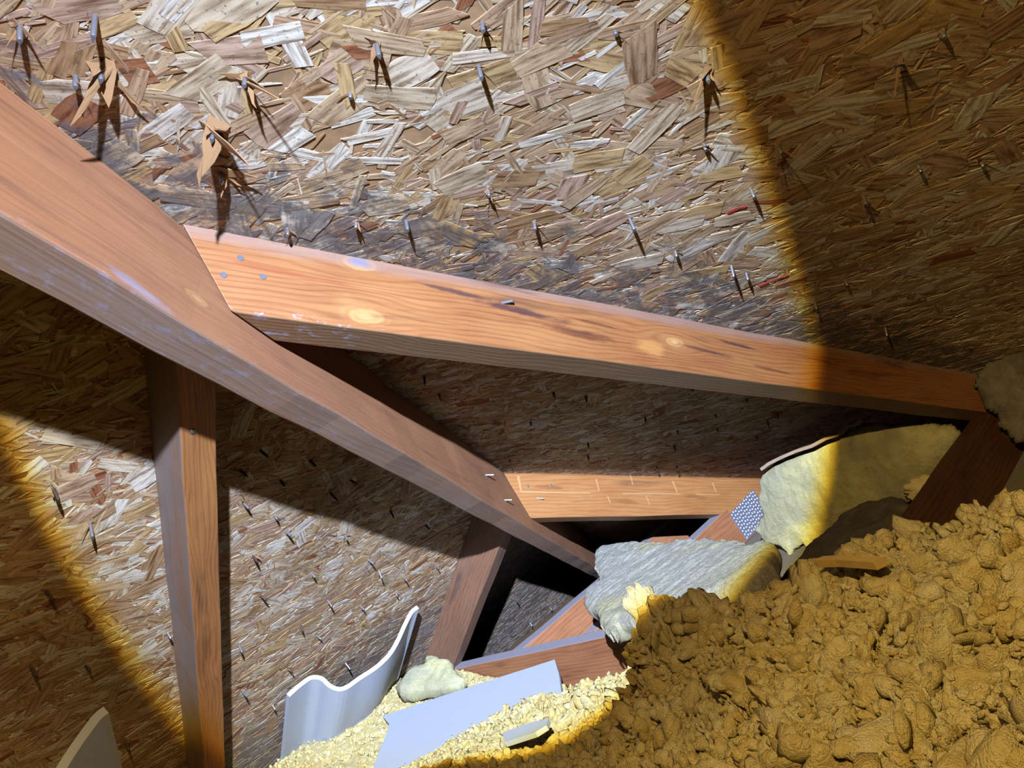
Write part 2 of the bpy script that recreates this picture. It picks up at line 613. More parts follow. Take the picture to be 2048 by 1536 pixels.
Yd = np.array([0, 1.0, 0]); Xd = np.array([1.0, 0, 0])
lay_strands(deck1, N1, (Yd - 0.75 * J1) / np.linalg.norm(Yd - 0.75 * J1), lambda x, y: x - y > K_R - 0.01,
            (-0.25, 1.45, -0.45, 1.75, lambda x, y: z1(x)), 22000, M_OSB1, 1, 0.10, 'strand_layer')
X2 = (Xd + 0.2 * J2) / np.linalg.norm(Xd + 0.2 * J2)
lay_strands(deck2, N2, X2, lambda x, y: x - y < K_L + 0.01 and y < SEAM - 0.012,
            (-0.6, 1.0, 0.2, SEAM, lambda x, y: z2(y)), 11000, M_OSB2, 2, 0.08, 'strand_layer')
lay_strands(deck3, N2, X2, lambda x, y: x - y < K_L + 0.01 and y > SEAM + 0.012,
            (-0.6, 1.75, SEAM, 2.2, lambda x, y: z2(y)), 11500, M_OSB2, 3, 0.08, 'strand_layer')


# red spray paint flecks on the deck
for (u, v, L, W, a) in ((1528, 566, .012, .006, .3), (1552, 556, .016, .004, .5), (1568, 551, .010, .003, .4), (1466, 418, .014, .005, .4), (1484, 412, .008, .003, .9)):
    p = Vector(on1(u, v)) - Vector(N1) * 0.0016
    m = frame(p, Matrix.Rotation(a, 3, Vector(N1)) @ Vector((0, 1, 0)), -Vector(N1)) @ Matrix.Diagonal((L, W, 0.5, 1))
    V_, F_ = TEMPL[int(u) % 12]
    link('paint_fleck', strand_mesh(V_ * np.array([1, 1, THICK]), F_, V_[:, :2] * 0.01, 'paint_fleck'), M_RED, deck1, m)


# ------------------------------------------------------------------ nails with torn wood
def nail_mesh():
    r = 0.00165
    V, Fc = [], []
    n = 8
    zs = [(-0.004, r), (0.6, r), (0.78, r * 0.95), (1.0, 0.0002)]
    for z, q in zs:
        for i in range(n):
            a = 2 * math.pi * i / n
            V.append((q * math.cos(a), q * math.sin(a), z))
    for j in range(len(zs) - 1):
        for i in range(n):
            Fc.append((j * n + i, j * n + (i + 1) % n, (j + 1) * n + (i + 1) % n, (j + 1) * n + i))
    Fc.append(tuple(range((len(zs) - 1) * n, len(zs) * n)))
    return pymesh('nail', V, Fc, True)


def shard_mesh(k):
    r = random.Random(900 + k)
    # thin pointed splinter rooted at x=0, reaching x=1, thickness in z
    lo, hi = [(0, -0.5)], [(0, 0.5)]
    for i in range(1, 5):
        w = 0.5 * (1 - (i / 5) ** r.uniform(0.9, 2.2))
        lo.append((i / 5 + r.uniform(-0.05, 0.05), -w + r.uniform(-0.12, 0.16)))
        hi.append((i / 5 + r.uniform(-0.07, 0.07), w + r.uniform(-0.2, 0.1)))
        if hi[-1][1] < lo[-1][1] + 0.08: hi[-1] = (hi[-1][0], lo[-1][1] + 0.08)
    top = lo + [(1.0, r.uniform(-0.25, 0.25))] + hi[::-1]
    n = len(top)
    V = [(x, y, 0.35 * x * x * r.uniform(0.4, 0.6)) for x, y in top]
    V += [(x, y, z + 0.03) for x, y, z in V]
    Fc = [list(range(n))[::-1], list(range(n, 2 * n))] + [[i, (i + 1) % n, (i + 1) % n + n, i + n] for i in range(n)]
    V = np.array(V, float)
    return strand_mesh(V, Fc, V[:, :2] * [0.05, 0.02], 'splinter')


NAIL = nail_mesh(); NAIL.materials.append(M_NAIL)
NAILD = NAIL.copy(); NAILD.materials.clear(); NAILD.materials.append(M_DARKNAIL)
SHARD = [shard_mesh(i) for i in range(6)]
for s_ in SHARD: s_.materials.append(M_SHARD)


def place_nail(deck, p, n_vec, length, shards, dark=False, lean=0.12):
    rg = random.Random(int(abs(p[0] * 7919 + p[1] * 104729) * 1000))
    down = Vector(-n_vec)
    side = Vector((rg.uniform(-1, 1), rg.uniform(-1, 1), rg.uniform(-1, 1))) * lean
    z = (down + side).normalized()
    m = frame(p, z.orthogonal(), z)
    m = Matrix.Translation(Vector(p)) @ m.to_3x3().to_4x4() @ Matrix.Diagonal((1, 1, length, 1))
    nl = link('nail', NAILD if dark else NAIL, None, deck, m)
    PINV[nl.name] = m.inverted()
    # a parent with a parent: children given in world space
    for (ang, ln, wd, lift) in shards:
        t1 = down.orthogonal().normalized()
        t1 = Matrix.Rotation(ang, 3, down) @ t1
        x = (t1 * math.cos(lift) + down * math.sin(lift)).normalized()
        zz = (down * math.cos(lift) - t1 * math.sin(lift))
        fm = frame(p, x, zz).to_3x3().to_4x4() @ Matrix.Diagonal((ln, wd, ln * 0.6, 1))
        fm = Matrix.Translation(Vector(p) - t1 * ln * 0.15 + down * 0.0008) @ fm
        link('splinter', SHARD[rg.randrange(6)], None, nl, fm)


def rnd_shards(rg, n, s):
    a0 = rg.uniform(0, 6.28)
    return [(a0 + i * rg.uniform(1.2, 2.6), s * rg.uniform(0.35, 1.25), s * rg.uniform(0.10, 0.38), rg.uniform(0.05, 0.9)) for i in range(n)]


rgn = random.Random(5)
near_nails = [(40, 45, .016, 3, .016), (190, 30, .022, 1, .010), (205, 130, .016, 4, .044), (152, 150, .013, 2, .012),
              (492, 150, .013, 4, .034), (428, 250, .018, 5, .046), (440, 340, .014, 4, .034), (752, 85, .016, 3, .018), (957, 130, .016, 2, .013),
              (965, 45, .010, 3, .012), (1412, 140, .014, 4, .026), (1408, 288, .008, 2, .014), (1500, 375, .014, 1, .008), (975, 380, .009, 3, .013),
              (1068, 440, .013, 2, .014), (1258, 435, .018, 1, .010), (1350, 500, .010, 3, .013), (1462, 530, .018, 2, .010), (1492, 545, .012, 2, .010),
              (812, 440, .014, 1, .007), (712, 440, .010, 2, .013), (575, 455, .010, 3, .013), (1552, 285, .016, 4, .024), (1725, 390, .014, 3, .018),
              (1795, 120, .012, 3, .026), (1880, 60, .010, 2, .016), (1835, 330, .010, 2, .012), (1770, 655, .016, 1, .008), (1630, 605, .012, 1, .008),
              (1960, 320, .010, 2, .016), (1690, 560, .010, 2, .014), (700, 185, .006, 2, .01), (1230, 60, .006, 1, .010)]
for u, v, ln, ns, sz in near_nails:
    p = on1(u, v)
    place_nail(deck1, p, N1, ln, rnd_shards(rgn, ns, sz))
# the bay beyond the torchlit rafter: rows of nail points in the shade
for i in range(44):
    x = rgn.uniform(0.42, 1.25); y = rgn.uniform(0.60, 1.12)
    if x - y < K_R + 0.04: continue
    place_nail(deck1, np.array([x, y, z1(x)]), N1, rgn.uniform(.008, .016), rnd_shards(rgn, 3, rgn.uniform(.010, .018)), True)
far_nails = [(105, 975, 1), (180, 1045, 0), (486, 1005, 0), (548, 1028, 0), (690, 1070, 0), (622, 1145, 0), (735, 1118, 0), (757, 1140, 0), (806, 1152, 0),
             (790, 1183, 0), (655, 1200, 0), (720, 1212, 0), (478, 1290, 0), (335, 1265, 0), (484, 1382, 0), (545, 1410, 0), (634, 1272, 0), (690, 1325, 0),
             (570, 1062, 0), (870, 1128, 0), (520, 1190, 1), (600, 1250, 1), (575, 1335, 1), (505, 1110, 1), (560, 960, 1), (620, 920, 1), (660, 985, 1),
             (780, 1020, 1), (850, 1050, 1), (520, 900, 1), (480, 940, 1), (700, 960, 1), (90, 1180, 1), (60, 1330, 1), (170, 1330, 1), (250, 1480, 1),
             (1060, 1245, 0), (1100, 1215, 0), (1030, 1200, 1), (1120, 1170, 1)]
for u, v, dk in far_nails:
    p = on2(u, v)
    dk_ = deck2 if p[1] < SEAM else deck3
    place_nail(dk_, p, N2, rgn.uniform(.012, .022), rnd_shards(rgn, 1 + (rgn.random() < .5), rgn.uniform(.010, .016)), bool(dk), 0.25)

# ------------------------------------------------------------------ hip rafter, jack rafters, joists
PUR = lin((70, 44, 52))
M_HIP = mat_wood('hip_wood', lin((190, 130, 90)), lin((154, 98, 66)), lin((164, 142, 128)), 0.85, 0.35, knots=((1.02, -0.09, 0.010),), bands=110, band_w=0.05, mold=(1.2, 1.4, -0.128, -0.118, 0.35), purple=0.15,
                 spots=((0.95, -0.123, 0.03, 0.006, lin((176, 178, 214)), 0.5), (0.62, -0.11, 0.25, 0.004, lin((120, 70, 44)), 0.6)))
M_B = mat_wood('torchlit_wood', lin((172, 118, 72)), lin((138, 80, 44)), lin((150, 126, 98)), 0.8, 0.6,
               knots=((0.150, -0.008, 0.011), (0.152, -0.062, 0.012), (0.544, -0.037, 0.010)), bands=170, mold=(0.14, 0.24, -0.0752, -0.062, 1.0),
               toptint=(-0.018, -0.004, lin((150, 122, 112)), 0.75),
               spots=((0.150, -0.005, 0.016, 0.008, lin((120, 116, 138)), 0.85), (0.25, -0.020, 0.06, 0.0035, PUR, 0.8), (0.325, -0.030, 0.07, 0.005, PUR, 0.85), (0.40, -0.046, 0.05, 0.007, lin((96, 48, 34)), 0.75),
                      (0.43, -0.030, 0.06, 0.0025, lin((96, 48, 34)), 0.7), (0.60, -0.042, 0.05, 0.003, PUR, 0.7), (0.66, -0.025, 0.05, 0.003, PUR, 0.8), (0.72, -0.055, 0.05, 0.003, lin((96, 48, 34)), 0.7),
                      (0.08, -0.030, 0.06, 0.004, lin((150, 78, 44)), 0.6), (0.50, -0.050, 0.03, 0.012, lin((206, 150, 84)), 0.6), (0.145, -0.055, 0.03, 0.012, lin((180, 136, 86)), 0.4)))
M_C = mat_wood('golden_wood', lin((172, 120, 72)), lin((146, 92, 50)), lin((140, 112, 84)), 0.4, 0.4, bands=120,
               spots=((0.10, -0.03, 0.04, 0.006, lin((110, 62, 34)), 0.5), (0.30, -0.06, 0.04, 0.008, lin((120, 68, 36)), 0.5), (0.52, -0.05, 0.05, 0.006, lin((120, 68, 36)), 0.5)))
M_D = mat_wood('upright_wood', lin((190, 130, 76)), lin((146, 88, 48)), lin((152, 140, 140)), 0.0, 0.6, bands=260, purple=0.95)
M_E = mat_wood('far_wood', lin((150, 104, 74)), lin((112, 72, 48)), lin((126, 112, 108)), 0.3, 0.7, bands=120, purple=0.25)
M_GREYTOP = mat_plain('dusty_wood', (150, 144, 158), 0.8, 0, 0.3, 60)


def hip_ring(x):
    """cross-section of the hip rafter where its right face stands at this x"""
    y = x - K_R
    dv = 0.137
    perp = np.array([-1, 1, 0]) / math.sqrt(2) * HIP_W
    top_r = np.array([x, y, z1(x)])
    left = np.array([x, y, 0]) + perp
    top_l = np.array([left[0], left[1], z2(left[1])])
    mid = (top_r + top_l) / 2; mid[2] = z1(mid[0])
    bot_r = top_r - [0, 0, dv]
    bot_l = top_l - [0, 0, dv]
    return [top_r, mid, top_l, bot_l, bot_r]


hip = board('hip_rafter', (hip_ring(-0.45), hip_ring(1.42)), (1, 1, -T), (0, 0, 1), M_HIP, 0.002, 40, 0.0022, 3)
tag(hip, 'long reddish hip rafter crossing from upper left down to the grey batt', 'rafter')


def jack1(y0, th, dp, xe, name, mat, seed):
    """a rafter under the near slope with its cheek cut on the hip"""
    def ring(x_at_near, cheek):
        out = []
        for (yy, dd) in ((y0, 0), (y0 + th, 0), (y0 + th, dp), (y0, dp)):
            x = (yy + K_R) if cheek else x_at_near
            if cheek:
                p = np.array([x, yy, z1(x) - dd * S5])
            else:
                p = np.array([x, yy, z1(x)]) - N1 * dd
            out.append(p)
        return out
    return board(name, (ring(0, True), ring(xe, False)), J1, N1, mat, 0.0016, 24, 0.0012, seed)


def jack2(x0, th, dp, ye, name, mat, seed):
    def ring(cheek):
        out = []
        for (xx, dd) in ((x0, 0), (x0, dp), (x0 + th, dp), (x0 + th, 0)):
            if cheek:
                y = xx - K_L
                p = np.array([xx, y, z2(y) - dd * S5])
            else:
                p = np.array([xx, ye, z2(ye)]) - N2 * dd
            out.append(p)
        return out
    return board(name, (ring(True), ring(False)), J2, N2, mat, 0.0016, 24, 0.0012, seed)


Y_B, TH_B, DP_B = 0.5244, 0.0405, 0.0755
Y_C = 1.134
jb = jack1(Y_B, TH_B, DP_B, 1.60, 'jack_rafter', M_B, 5)
tag(jb, 'orange knotty jack rafter crossing the middle in full torchlight', 'rafter')
jc = jack1(Y_C, 0.038, 0.092, 1.60, 'jack_rafter', M_C, 6)
tag(jc, 'short golden jack rafter with scratches, left of the yellow batt', 'rafter')
jd = jack2(0.2039, 0.034, 0.064, 1.80, 'jack_rafter', M_D, 7)
tag(jd, 'upright jack rafter at lower left with grey weathered side', 'rafter')
je = jack2(0.8072, 0.0345, 0.083, 1.75, 'jack_rafter', M_E, 8)
tag(je, 'leaning brown jack rafter above the long joist', 'rafter')


def joist(name, lo, hi, along, mat, seed):
    (x0, y0, z0), (x1, y1, z1_) = lo, hi
    if along == 'x':
        a = [(x0, y0, z1_), (x0, y1, z1_), (x0, y1, z0), (x0, y0, z0)]
        b = [(x1, p[1], p[2]) for p in a]
        d = (1, 0, 0)
    else:
        a = [(x0, y0, z1_), (x0, y0, z0), (x1, y0, z0), (x1, y0, z1_)]
        b = [(p[0], y1, p[2]) for p in a]
        d = (0, 1, 0)
    return board(name, (a, b), d, (0, 0, 1), mat, 0.0016, 16, 0.0012, seed)


M_JOIST = mat_wood('joist_side', lin((164, 110, 76)), lin((132, 82, 54)), lin((126, 118, 132)), 0.0, 0.5, bands=120)
# dust lies on the upper faces
def dusty(mat):
    nt = mat.node_tree
    b = nt.nodes['Principled BSDF']
    src = b.inputs['Base Color'].links[0].from_socket
    g = nt.nodes.new('ShaderNodeNewGeometry'); s = nt.nodes.new('ShaderNodeSeparateXYZ')
    nt.links.new(g.outputs['Normal'], s.inputs[0])
    mr = nt.nodes.new('ShaderNodeMapRange'); mr.inputs['From Min'].default_value = 0.75; mr.inputs['From Max'].default_value = 0.95
    nt.links.new(s.outputs[2], mr.inputs[0])
    mx = nt.nodes.new('ShaderNodeMix'); mx.data_type = 'RGBA'
    nt.links.new(mr.outputs[0], mx.inputs[0]); nt.links.new(src, mx.inputs[6]); mx.inputs[7].default_value = lin((164, 158, 172))
    nt.links.new(mx.outputs[2], b.inputs['Base Color'])
dusty(M_JOIST)

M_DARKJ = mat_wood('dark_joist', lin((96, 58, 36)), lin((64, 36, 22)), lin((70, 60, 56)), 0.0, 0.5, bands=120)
EJ = joist('ceiling_joist', (0.8072, -0.5, CEIL), (0.8432, 1.78, JOIST_TOP), 'y', M_JOIST, 21)
tag(EJ, 'long reddish ceiling joist with a dusty top below the leaning rafter', 'joist')
CJ = joist('ceiling_joist', (0.8465, Y_C, CEIL), (1.55, Y_C + 0.038, JOIST_TOP), 'x', M_JOIST, 22)
tag(CJ, 'ceiling joist carrying the toothed metal plate under the golden rafter', 'joist')
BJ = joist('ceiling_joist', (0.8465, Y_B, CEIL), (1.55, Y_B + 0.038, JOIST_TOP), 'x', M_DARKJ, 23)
tag(BJ, 'dark ceiling joist in shade at right below the torchlit rafter', 'joist')
PB = joist('blocking_board', (0.8465, 1.415, CEIL), (1.50, 1.462, -0.356), 'x', M_JOIST, 24)
tag(PB, 'grey-topped board between the long joist and the grey batt', 'board')

# ------------------------------------------------------------------ ceiling below
M_GYP = mat_plain('gypsum', (120, 112, 100), 0.9, 0, 0.3, 12)
floor = prism('floor', [(-0.62, -0.62, CEIL), (1.5, -0.62, CEIL), (1.5, 1.172, CEIL), (0.826, 1.172, CEIL), (0.826, 1.80, CEIL), (-0.62, 1.80, CEIL)], (0, 0, -0.0125), M_GYP)
tag(floor, 'gypsum ceiling lining under the joists and insulation', None, 'structure')


# ------------------------------------------------------------------ nail heads and scratches on the rafters
def head_mesh():
    bm = bmesh.new()
    bmesh.ops.create_cone(bm, cap_ends=True, segments=12, radius1=0.0034, radius2=0.0026, depth=0.0012)
    me = bpy.data.meshes.new('nail_head')
    bm.to_mesh(me); bm.free()
    return me


HEAD = head_mesh(); HEAD.materials.append(M_NAIL)
SHANK = bpy.data.meshes.new('nail_shank')
_b = bmesh.new(); bmesh.ops.create_cone(_b, cap_ends=True, segments=10, radius1=0.0017, radius2=0.0015, depth=0.014); _b.to_mesh(SHANK); _b.free()
SHANK.materials.append(M_NAIL)


def head_on(parent, p, normal, shank=None):
    z = Vector(normal).normalized()
    if shank is None:
        m = frame(Vector(p) + z * 0.0006, z.orthogonal(), z)
        link('nail_head', HEAD, None, parent, m)
    else:
        d = Vector(shank).normalized()
        m = frame(Vector(p) + d * 0.005, d.orthogonal(), d)
        link('bent_nail', SHANK, None, parent, m)


def onB(u, v): return at(u, v, (0, 1, 0), Y_B)
def onC(u, v): return at(u, v, (0, 1, 0), Y_C)


for u, v in ((481, 517), (526, 554), (447, 551)):
    head_on(jb, onB(u, v), (0, -1, 0))
head_on(jb, onB(1004, 606), (0, -1, 0), (0.5, -0.75, -0.35))
head_on(jb, onB(475, 462), (0, -1, 0))
for u, v in ((1056, 972), (1102, 971)):
    head_on(jc, onC(u, v), (0, -1, 0))
head_on(jc, onC(1076, 996), (0, -1, 0), (0.45, -0.65, -0.55))
for u, v in ((973, 950), (1010, 1000)):
    p = at(u, v, np.array([1, -1, 0]) / math.sqrt(2), K_R / math.sqrt(2))
    head_on(hip, p, (1, -1, 0), (0.9, -0.6, -0.6))
head_on(jd, at(386, 862, N2, C2 / S5 - 0.064), -N2)

M_PALE = mat_plain('pale_scratch', (184, 136, 90), 0.8, 0, 0.1)
SCR = pymesh('scratch', [(-.5, -.5, 0), (.5, -.3, 0), (.5, .3, 0), (-.5, .5, 0), (-.5, -.5, 1), (.5, -.3, 1), (.5, .3, 1), (-.5, .5, 1)],
             [(0, 3, 2, 1), (4, 5, 6, 7), (0, 1, 5, 4), (1, 2, 6, 5), (2, 3, 7, 6), (3, 0, 4, 7)])
SCR.materials.append(M_PALE)
for (u0, v0, u1, v1, w) in ((1192, 958, 1198, 982, .004), (1260, 948, 1266, 970, .003), (1215, 992, 1221, 1007, .003), (1036, 952, 1042, 982, .006), (1345, 962, 1354, 985, .006), (1292, 992, 1300, 1010, .003),
                            (1040, 984, 1180, 986, .0035), (1245, 987, 1440, 989, .003), (1425, 966, 1432, 984, .005)):
    a, b = Vector(onC(u0, v0)), Vector(onC(u1, v1))
    m = frame((a + b) / 2, b - a, (0, -1, 0)) @ Matrix.Diagonal(((b - a).length, w, 0.0006, 1))
    link('scratch', SCR, None, jc, m)

# toothed truss plate on the joist under the golden rafter
M_PLATE = mat_plain('galvanised_plate', (150, 152, 176), 0.4, 0.55, 0.2, 90)
pl_o = Vector((1.357, Y_C - 0.0005, -0.3605))
pe1 = Vector((0.126, 0, 0.006)); pe2 = Vector((0.006, 0, -0.073))
pm = frame(pl_o, pe1, (0, -1, 0))
bm = bmesh.new()
bmesh.ops.create_cube(bm, size=1.0, matrix=Matrix.Translation((0.063, 0.0365, 0.0006)) @ Matrix.Diagonal((0.126, 0.073, 0.0012, 1)))
me = bpy.data.meshes.new('truss_plate'); bm.to_mesh(me); bm.free()
# local y of this frame: z cross x
ydir = Vector((0, -1, 0)).cross(pe1.normalized())
if ydir.dot(pe2) < 0:
    pm = frame(pl_o + pe2, pe1, (0, -1, 0))
plate = link('truss_plate', me, M_PLATE, CJ, pm)
plate['label'] = 'blue-grey toothed metal plate'
PINV[plate.name] = pm.inverted()
bm = bmesh.new()
bmesh.ops.create_cone(bm, cap_ends=True, segments=6, radius1=0.0028, radius2=0.0010, depth=0.0022)
TOOTH = bpy.data.meshes.new('tooth'); bm.to_mesh(TOOTH); bm.free()
TOOTH.materials.append(mat_plain('plate_teeth', (205, 206, 222), 0.4, 0.4, 0.1))
for i in range(13):
    for j in range(8):
        m = pm @ Matrix.Translation((0.006 + i * 0.0095, 0.005 + j * 0.009 + (0.0045 if i % 2 else 0) * 0.5, 0.0022))
        link('tooth', TOOTH, None, plate, m)

# ------------------------------------------------------------------ insulation
ylw = [(0.22, lin((228, 194, 112))), (0.48, lin((252, 230, 160))), (0.72, lin((262, 250, 204)))]
M_LOOSE = mat_fluff('loose_glass_wool', ylw, 55, tint=(lin((214, 206, 170)), 9, 0.45, 0.7, 0.35))
M_GREYB = mat_fluff('grey_wool', [(0.25, lin((160, 158, 150))), (0.5, lin((200, 198, 188))), (0.8, lin((216, 214, 198)))], 90, tint=(lin((226, 208, 110)), 4.5, 0.5, 0.62, 0.35))
M_YELB = mat_fluff('yellow_wool', [(0.25, lin((196, 186, 124))), (0.5, lin((222, 218, 168))), (0.8, lin((230, 230, 200)))], 40, tint=(lin((150, 148, 140)), 6, 0.46, 0.6, 0.6))
M_DUST = mat_fluff('dusty_wool', [(0.25, lin((92, 86, 80))), (0.5, lin((128, 120, 108))), (0.8, lin((150, 142, 126)))], 40)
M_FOAM = mat_plain('white_foam', (190, 198, 216), 0.6, 0, 0.04, 30)
M_KRAFT = mat_plain('kraft_paper', (150, 128, 112), 0.8, 0, 0.3, 60)

CP = [(.10, .10, -.250), (.27, .16, -.222), (.27, .38, -.235), (.37, .285, -.208), (.45, .20, -.203), (.533, .238, -.182), (.50, .215, -.182), (.554, .335, -.200), (.497, .278, -.216), (.51, .375, -.200),
      (.475, .43, -.198), (.494, .545, -.170), (.498, .588, -.192), (.518, .652, -.232), (.596, .797, -.335), (.537, .829, -.338), (.516, .921, -.362),
      (.411, .911, -.300), (.37, .969, -.284), (.30, .60, -.245), (.28, .80, -.265),
      (.64, .24, -.34), (.66, .35, -.38), (.61, .45, -.37), (.60, .55, -.36), (.66, .65, -.39), (.76, .30, -.42), (.76, .50, -.425), (.78, .90, -.425), (.74, .75, -.42),
      (.76, 1.15, -.425), (.72, 1.30, -.39), (.60, 1.24, -.350), (.45, 1.25, -.335), (.56, 1.45, -.322), (.50, 1.62, -.275), (.62, 1.62, -.285), (.70, 1.62, -.312), (.78, 1.50, -.37),
      (.35, 1.20, -.305), (.35, 1.42, -.285), (.25, 1.10, -.285), (.0, .5, -.27), (-.2, .8, -.28), (-.4, 0, -.27), (0, -.4, -.27), (.5, -.2, -.24), (.7, 0, -.35), (.8, -.3, -.39),
      (.1, 1.5, -.29), (-.3, 1.5, -.29), (-.4, -.4, -.28), (.3, 1.68, -.28), (.79, 1.72, -.325), (.1, 1.8, -.34)]
# the far flank of the heap and the wool round the foam sheet
for (u, v, z) in ((1060, 1430, -.333), (1100, 1392, -.337), (1150, 1420, -.348), (1200, 1390, -.352), (980, 1480, -.322), (910, 1520, -.300), (1230, 1340, -.335), (1300, 1300, -.236), (1300, 1400, -.300),
                  (1200, 1490, -.335), (1100, 1540, -.352), (1000, 1540, -.305), (1400, 1300, -.222), (1400, 1400, -.232), (1300, 1480, -.275), (1400, 1536, -.250), (1200, 1560, -.310), (1300, 1560, -.272)):
    CP.append(tuple(onz(u, v, z)))
CP = np.array(CP)


def tps(P, Q):
    """smooth surface through the control heights"""
    def U(r): return np.where(r > 1e-9, r * r * np.log(np.maximum(r, 1e-9)), 0)
    n = len(P)
    D = np.linalg.norm(P[:, None, :2] - P[None, :, :2], axis=2)
    A = np.zeros((n + 3, n + 3))
    A[:n, :n] = U(D) + 0.002 * np.eye(n)
    A[:n, n] = 1; A[:n, n + 1:] = P[:, :2]
    A[n, :n] = 1; A[n + 1:, :n] = P[:, :2].T
    w = np.linalg.solve(A, np.concatenate([P[:, 2], [0, 0, 0]]))
    return U(np.linalg.norm(Q[:, None] - P[None, :, :2], axis=2)) @ w[:n] + w[n] + Q @ w[n + 1:]


def wool_height(Q):
    z = tps(CP, Q) - 0.010 * np.clip((1.05 - Q[:, 1]) / 0.2, 0, 1)
    z = np.minimum(z, z2(Q[:, 1]) - 0.006)
    return np.maximum(z, CEIL + 0.004)


def heightfield(name, x0, x1, y0, y1, st, mat):
    xs = np.arange(x0, x1 + 1e-6, st); ys = np.arange(y0, y1 + 1e-6, st)
    X, Y = np.meshgrid(xs, ys, indexing='ij')
    Q = np.stack([X.ravel(), Y.ravel()], 1)
    z = wool_height(Q)
    P3 = np.stack([Q[:, 0], Q[:, 1], z], 1)
    z = z + (0.5 - np.abs(fnoise(P3 * [38, 38, 20], 4, 4, 0.62))) * 0.016 * np.clip((1.15 - Q[:, 1]) / 0.2, 0.45, 1) - 0.004
    z = np.minimum(z, z2(Q[:, 1]) - 0.004)
    z = np.maximum(z, CEIL + 0.002)
    nx, ny = len(xs), len(ys)
    V = np.stack([Q[:, 0], Q[:, 1], z], 1)
    ii = np.arange(nx * ny).reshape(nx, ny)
    Fc = np.stack([ii[:-1, :-1].ravel(), ii[1:, :-1].ravel(), ii[1:, 1:].ravel(), ii[:-1, 1:].ravel()], 1).tolist()
    return V, Fc


def ico(sub):
    bm = bmesh.new()
    bmesh.ops.create_icosphere(bm, subdivisions=sub, radius=1.0)
    V = np.array([v.co[:] for v in bm.verts])
    Fc = [[v.index for v in f.verts] for f in bm.faces]
    bm.free()
    return V, Fc


ICO1, ICO2 = ico(1), ico(2)


def clump(k, n, base):
    """a torn clump of wool: crumbs grown together round a flattened core"""
    rg = np.random.default_rng(k)
    Vs, Fs, nv = [], [], 0
    for i in range(n):
        V, Fc = base if i else ICO2
        r = 0.72 if i == 0 else rg.uniform(0.22, 0.5)
        c = np.zeros(3) if i == 0 else rg.normal(size=3)
        if i: c = c / np.linalg.norm(c) * rg.uniform(0.45, 0.85)
        sq = np.array([rg.uniform(0.7, 1.3), rg.uniform(0.7, 1.2), rg.uniform(0.55, 1.0)])
        d = 1 + 0.38 * vnoise(V * 1.4 + k * 7.1 + i, k) + 0.30 * vnoise(V * 3.4 + i * 3.3, k + 50)
        Vs.append(V * d[:, None] * r * sq + c)
        Fs.extend([[a + nv for a in t] for t in Fc])
        nv += len(V)
    return np.concatenate(Vs), Fs


CHUNK3 = [clump(k, 10, ICO2 if k % 3 == 0 else ICO1) for k in range(14)]
CHUNK = [clump(k + 40, 5, ICO1) for k in range(14)]
CHUNK1 = [clump(k + 80, 1, ICO1) for k in range(10)]
CHUNK1 = [(V * 1.3, F_) for V, F_ in [((lambda W: (W[0] * (1 + 0.35 * vnoise(W[0] * 1.5 + k * 3.1, k))[:, None], W[1]))(ICO1)) for k in range(10)]]


def pile(name):
    V, Fc = heightfield(name, -0.55, 0.803, -0.55, 1.80, 0.0042, None)
    Vs, Fs, nv = [V], [f for f in Fc], len(V)
    rg = np.random.default_rng(3)

    def add(n, box, size, hi, flat, lift=0.0):
        nonlocal nv
        x = rg.uniform(box[0], box[1], n); y = rg.uniform(box[2], box[3], n)
        z = wool_height(np.stack([x, y], 1))
        for i in range(n):
            u, v, w = project(np.array([x[i], y[i], z[i]]))
            if not (w > .05 and -150 < u < 2250 and 900 < v < 1750): continue
            s = size[0] * (size[1] / size[0]) ** (rg.random() ** 1.6)
            T_ = (CHUNK3 if hi and s > 0.009 else CHUNK if s > 0.0038 else CHUNK1)
            W, f = T_[int(rg.integers(len(T_)))]
            q = rg.normal(size=(3, 3)); q, _ = np.linalg.qr(q)
            sc = np.array([rg.uniform(0.8, 1.7), rg.uniform(0.7, 1.2), rg.uniform(flat, 0.9)]) * s
            P = (W * sc) @ q.T
            P = P + [x[i], y[i], z[i] + lift * s]
            if P[:, 2].min() < CEIL + 0.002 or (z2(P[:, 1]) - P[:, 2]).min() < 0.003 or P[:, 0].max() > 0.804: continue
            Vs.append(P)
            Fs.extend([[a + nv for a in t] for t in f])
            nv += len(P)
    add(2900, (.16, .62, .10, .95), (.006, .021), True, .45, 0.05)
    add(6000, (.16, .62, .10, .95), (.002, .006), False, .4, 0.3)
    add(2600, (.22, .80, .90, 1.75), (.002, .007), True, .3, -0.1)
    add(420, (.42, .74, .86, 1.10), (.005, .012), True, .5, 0.1)
    me = pymesh(name, np.concatenate(Vs), Fs, True)
    return link(name, me, M_LOOSE)


loose = pile('loose_insulation')
tag(loose, 'loose yellow glass wool clumps heaped across the lower right', 'insulation', 'stuff')


# torn batts: pillow slabs from an outline lying in a plane of the attic
def inside_poly(Q, poly):
    x, y = Q[:, 0], Q[:, 1]
    r = np.zeros(len(Q), bool)
    n = len(poly)
    for i in range(n):
        x0, y0 = poly[i]; x1, y1 = poly[(i + 1) % n]
        c = ((y0 > y) != (y1 > y)) & (x < (x1 - x0) * (y - y0) / (y1 - y0 + 1e-12) + x0)
        r ^= c
    return r


def edge_dist(Q, poly):
    d = np.full(len(Q), 1e9)
    n = len(poly)
    for i in range(n):
        a = np.array(poly[i]); b = np.array(poly[(i + 1) % n])
        t = np.clip(((Q - a) @ (b - a)) / max((b - a) @ (b - a), 1e-12), 0, 1)
        d = np.minimum(d, np.linalg.norm(Q - (a + t[:, None] * (b - a)), axis=1))
    return d


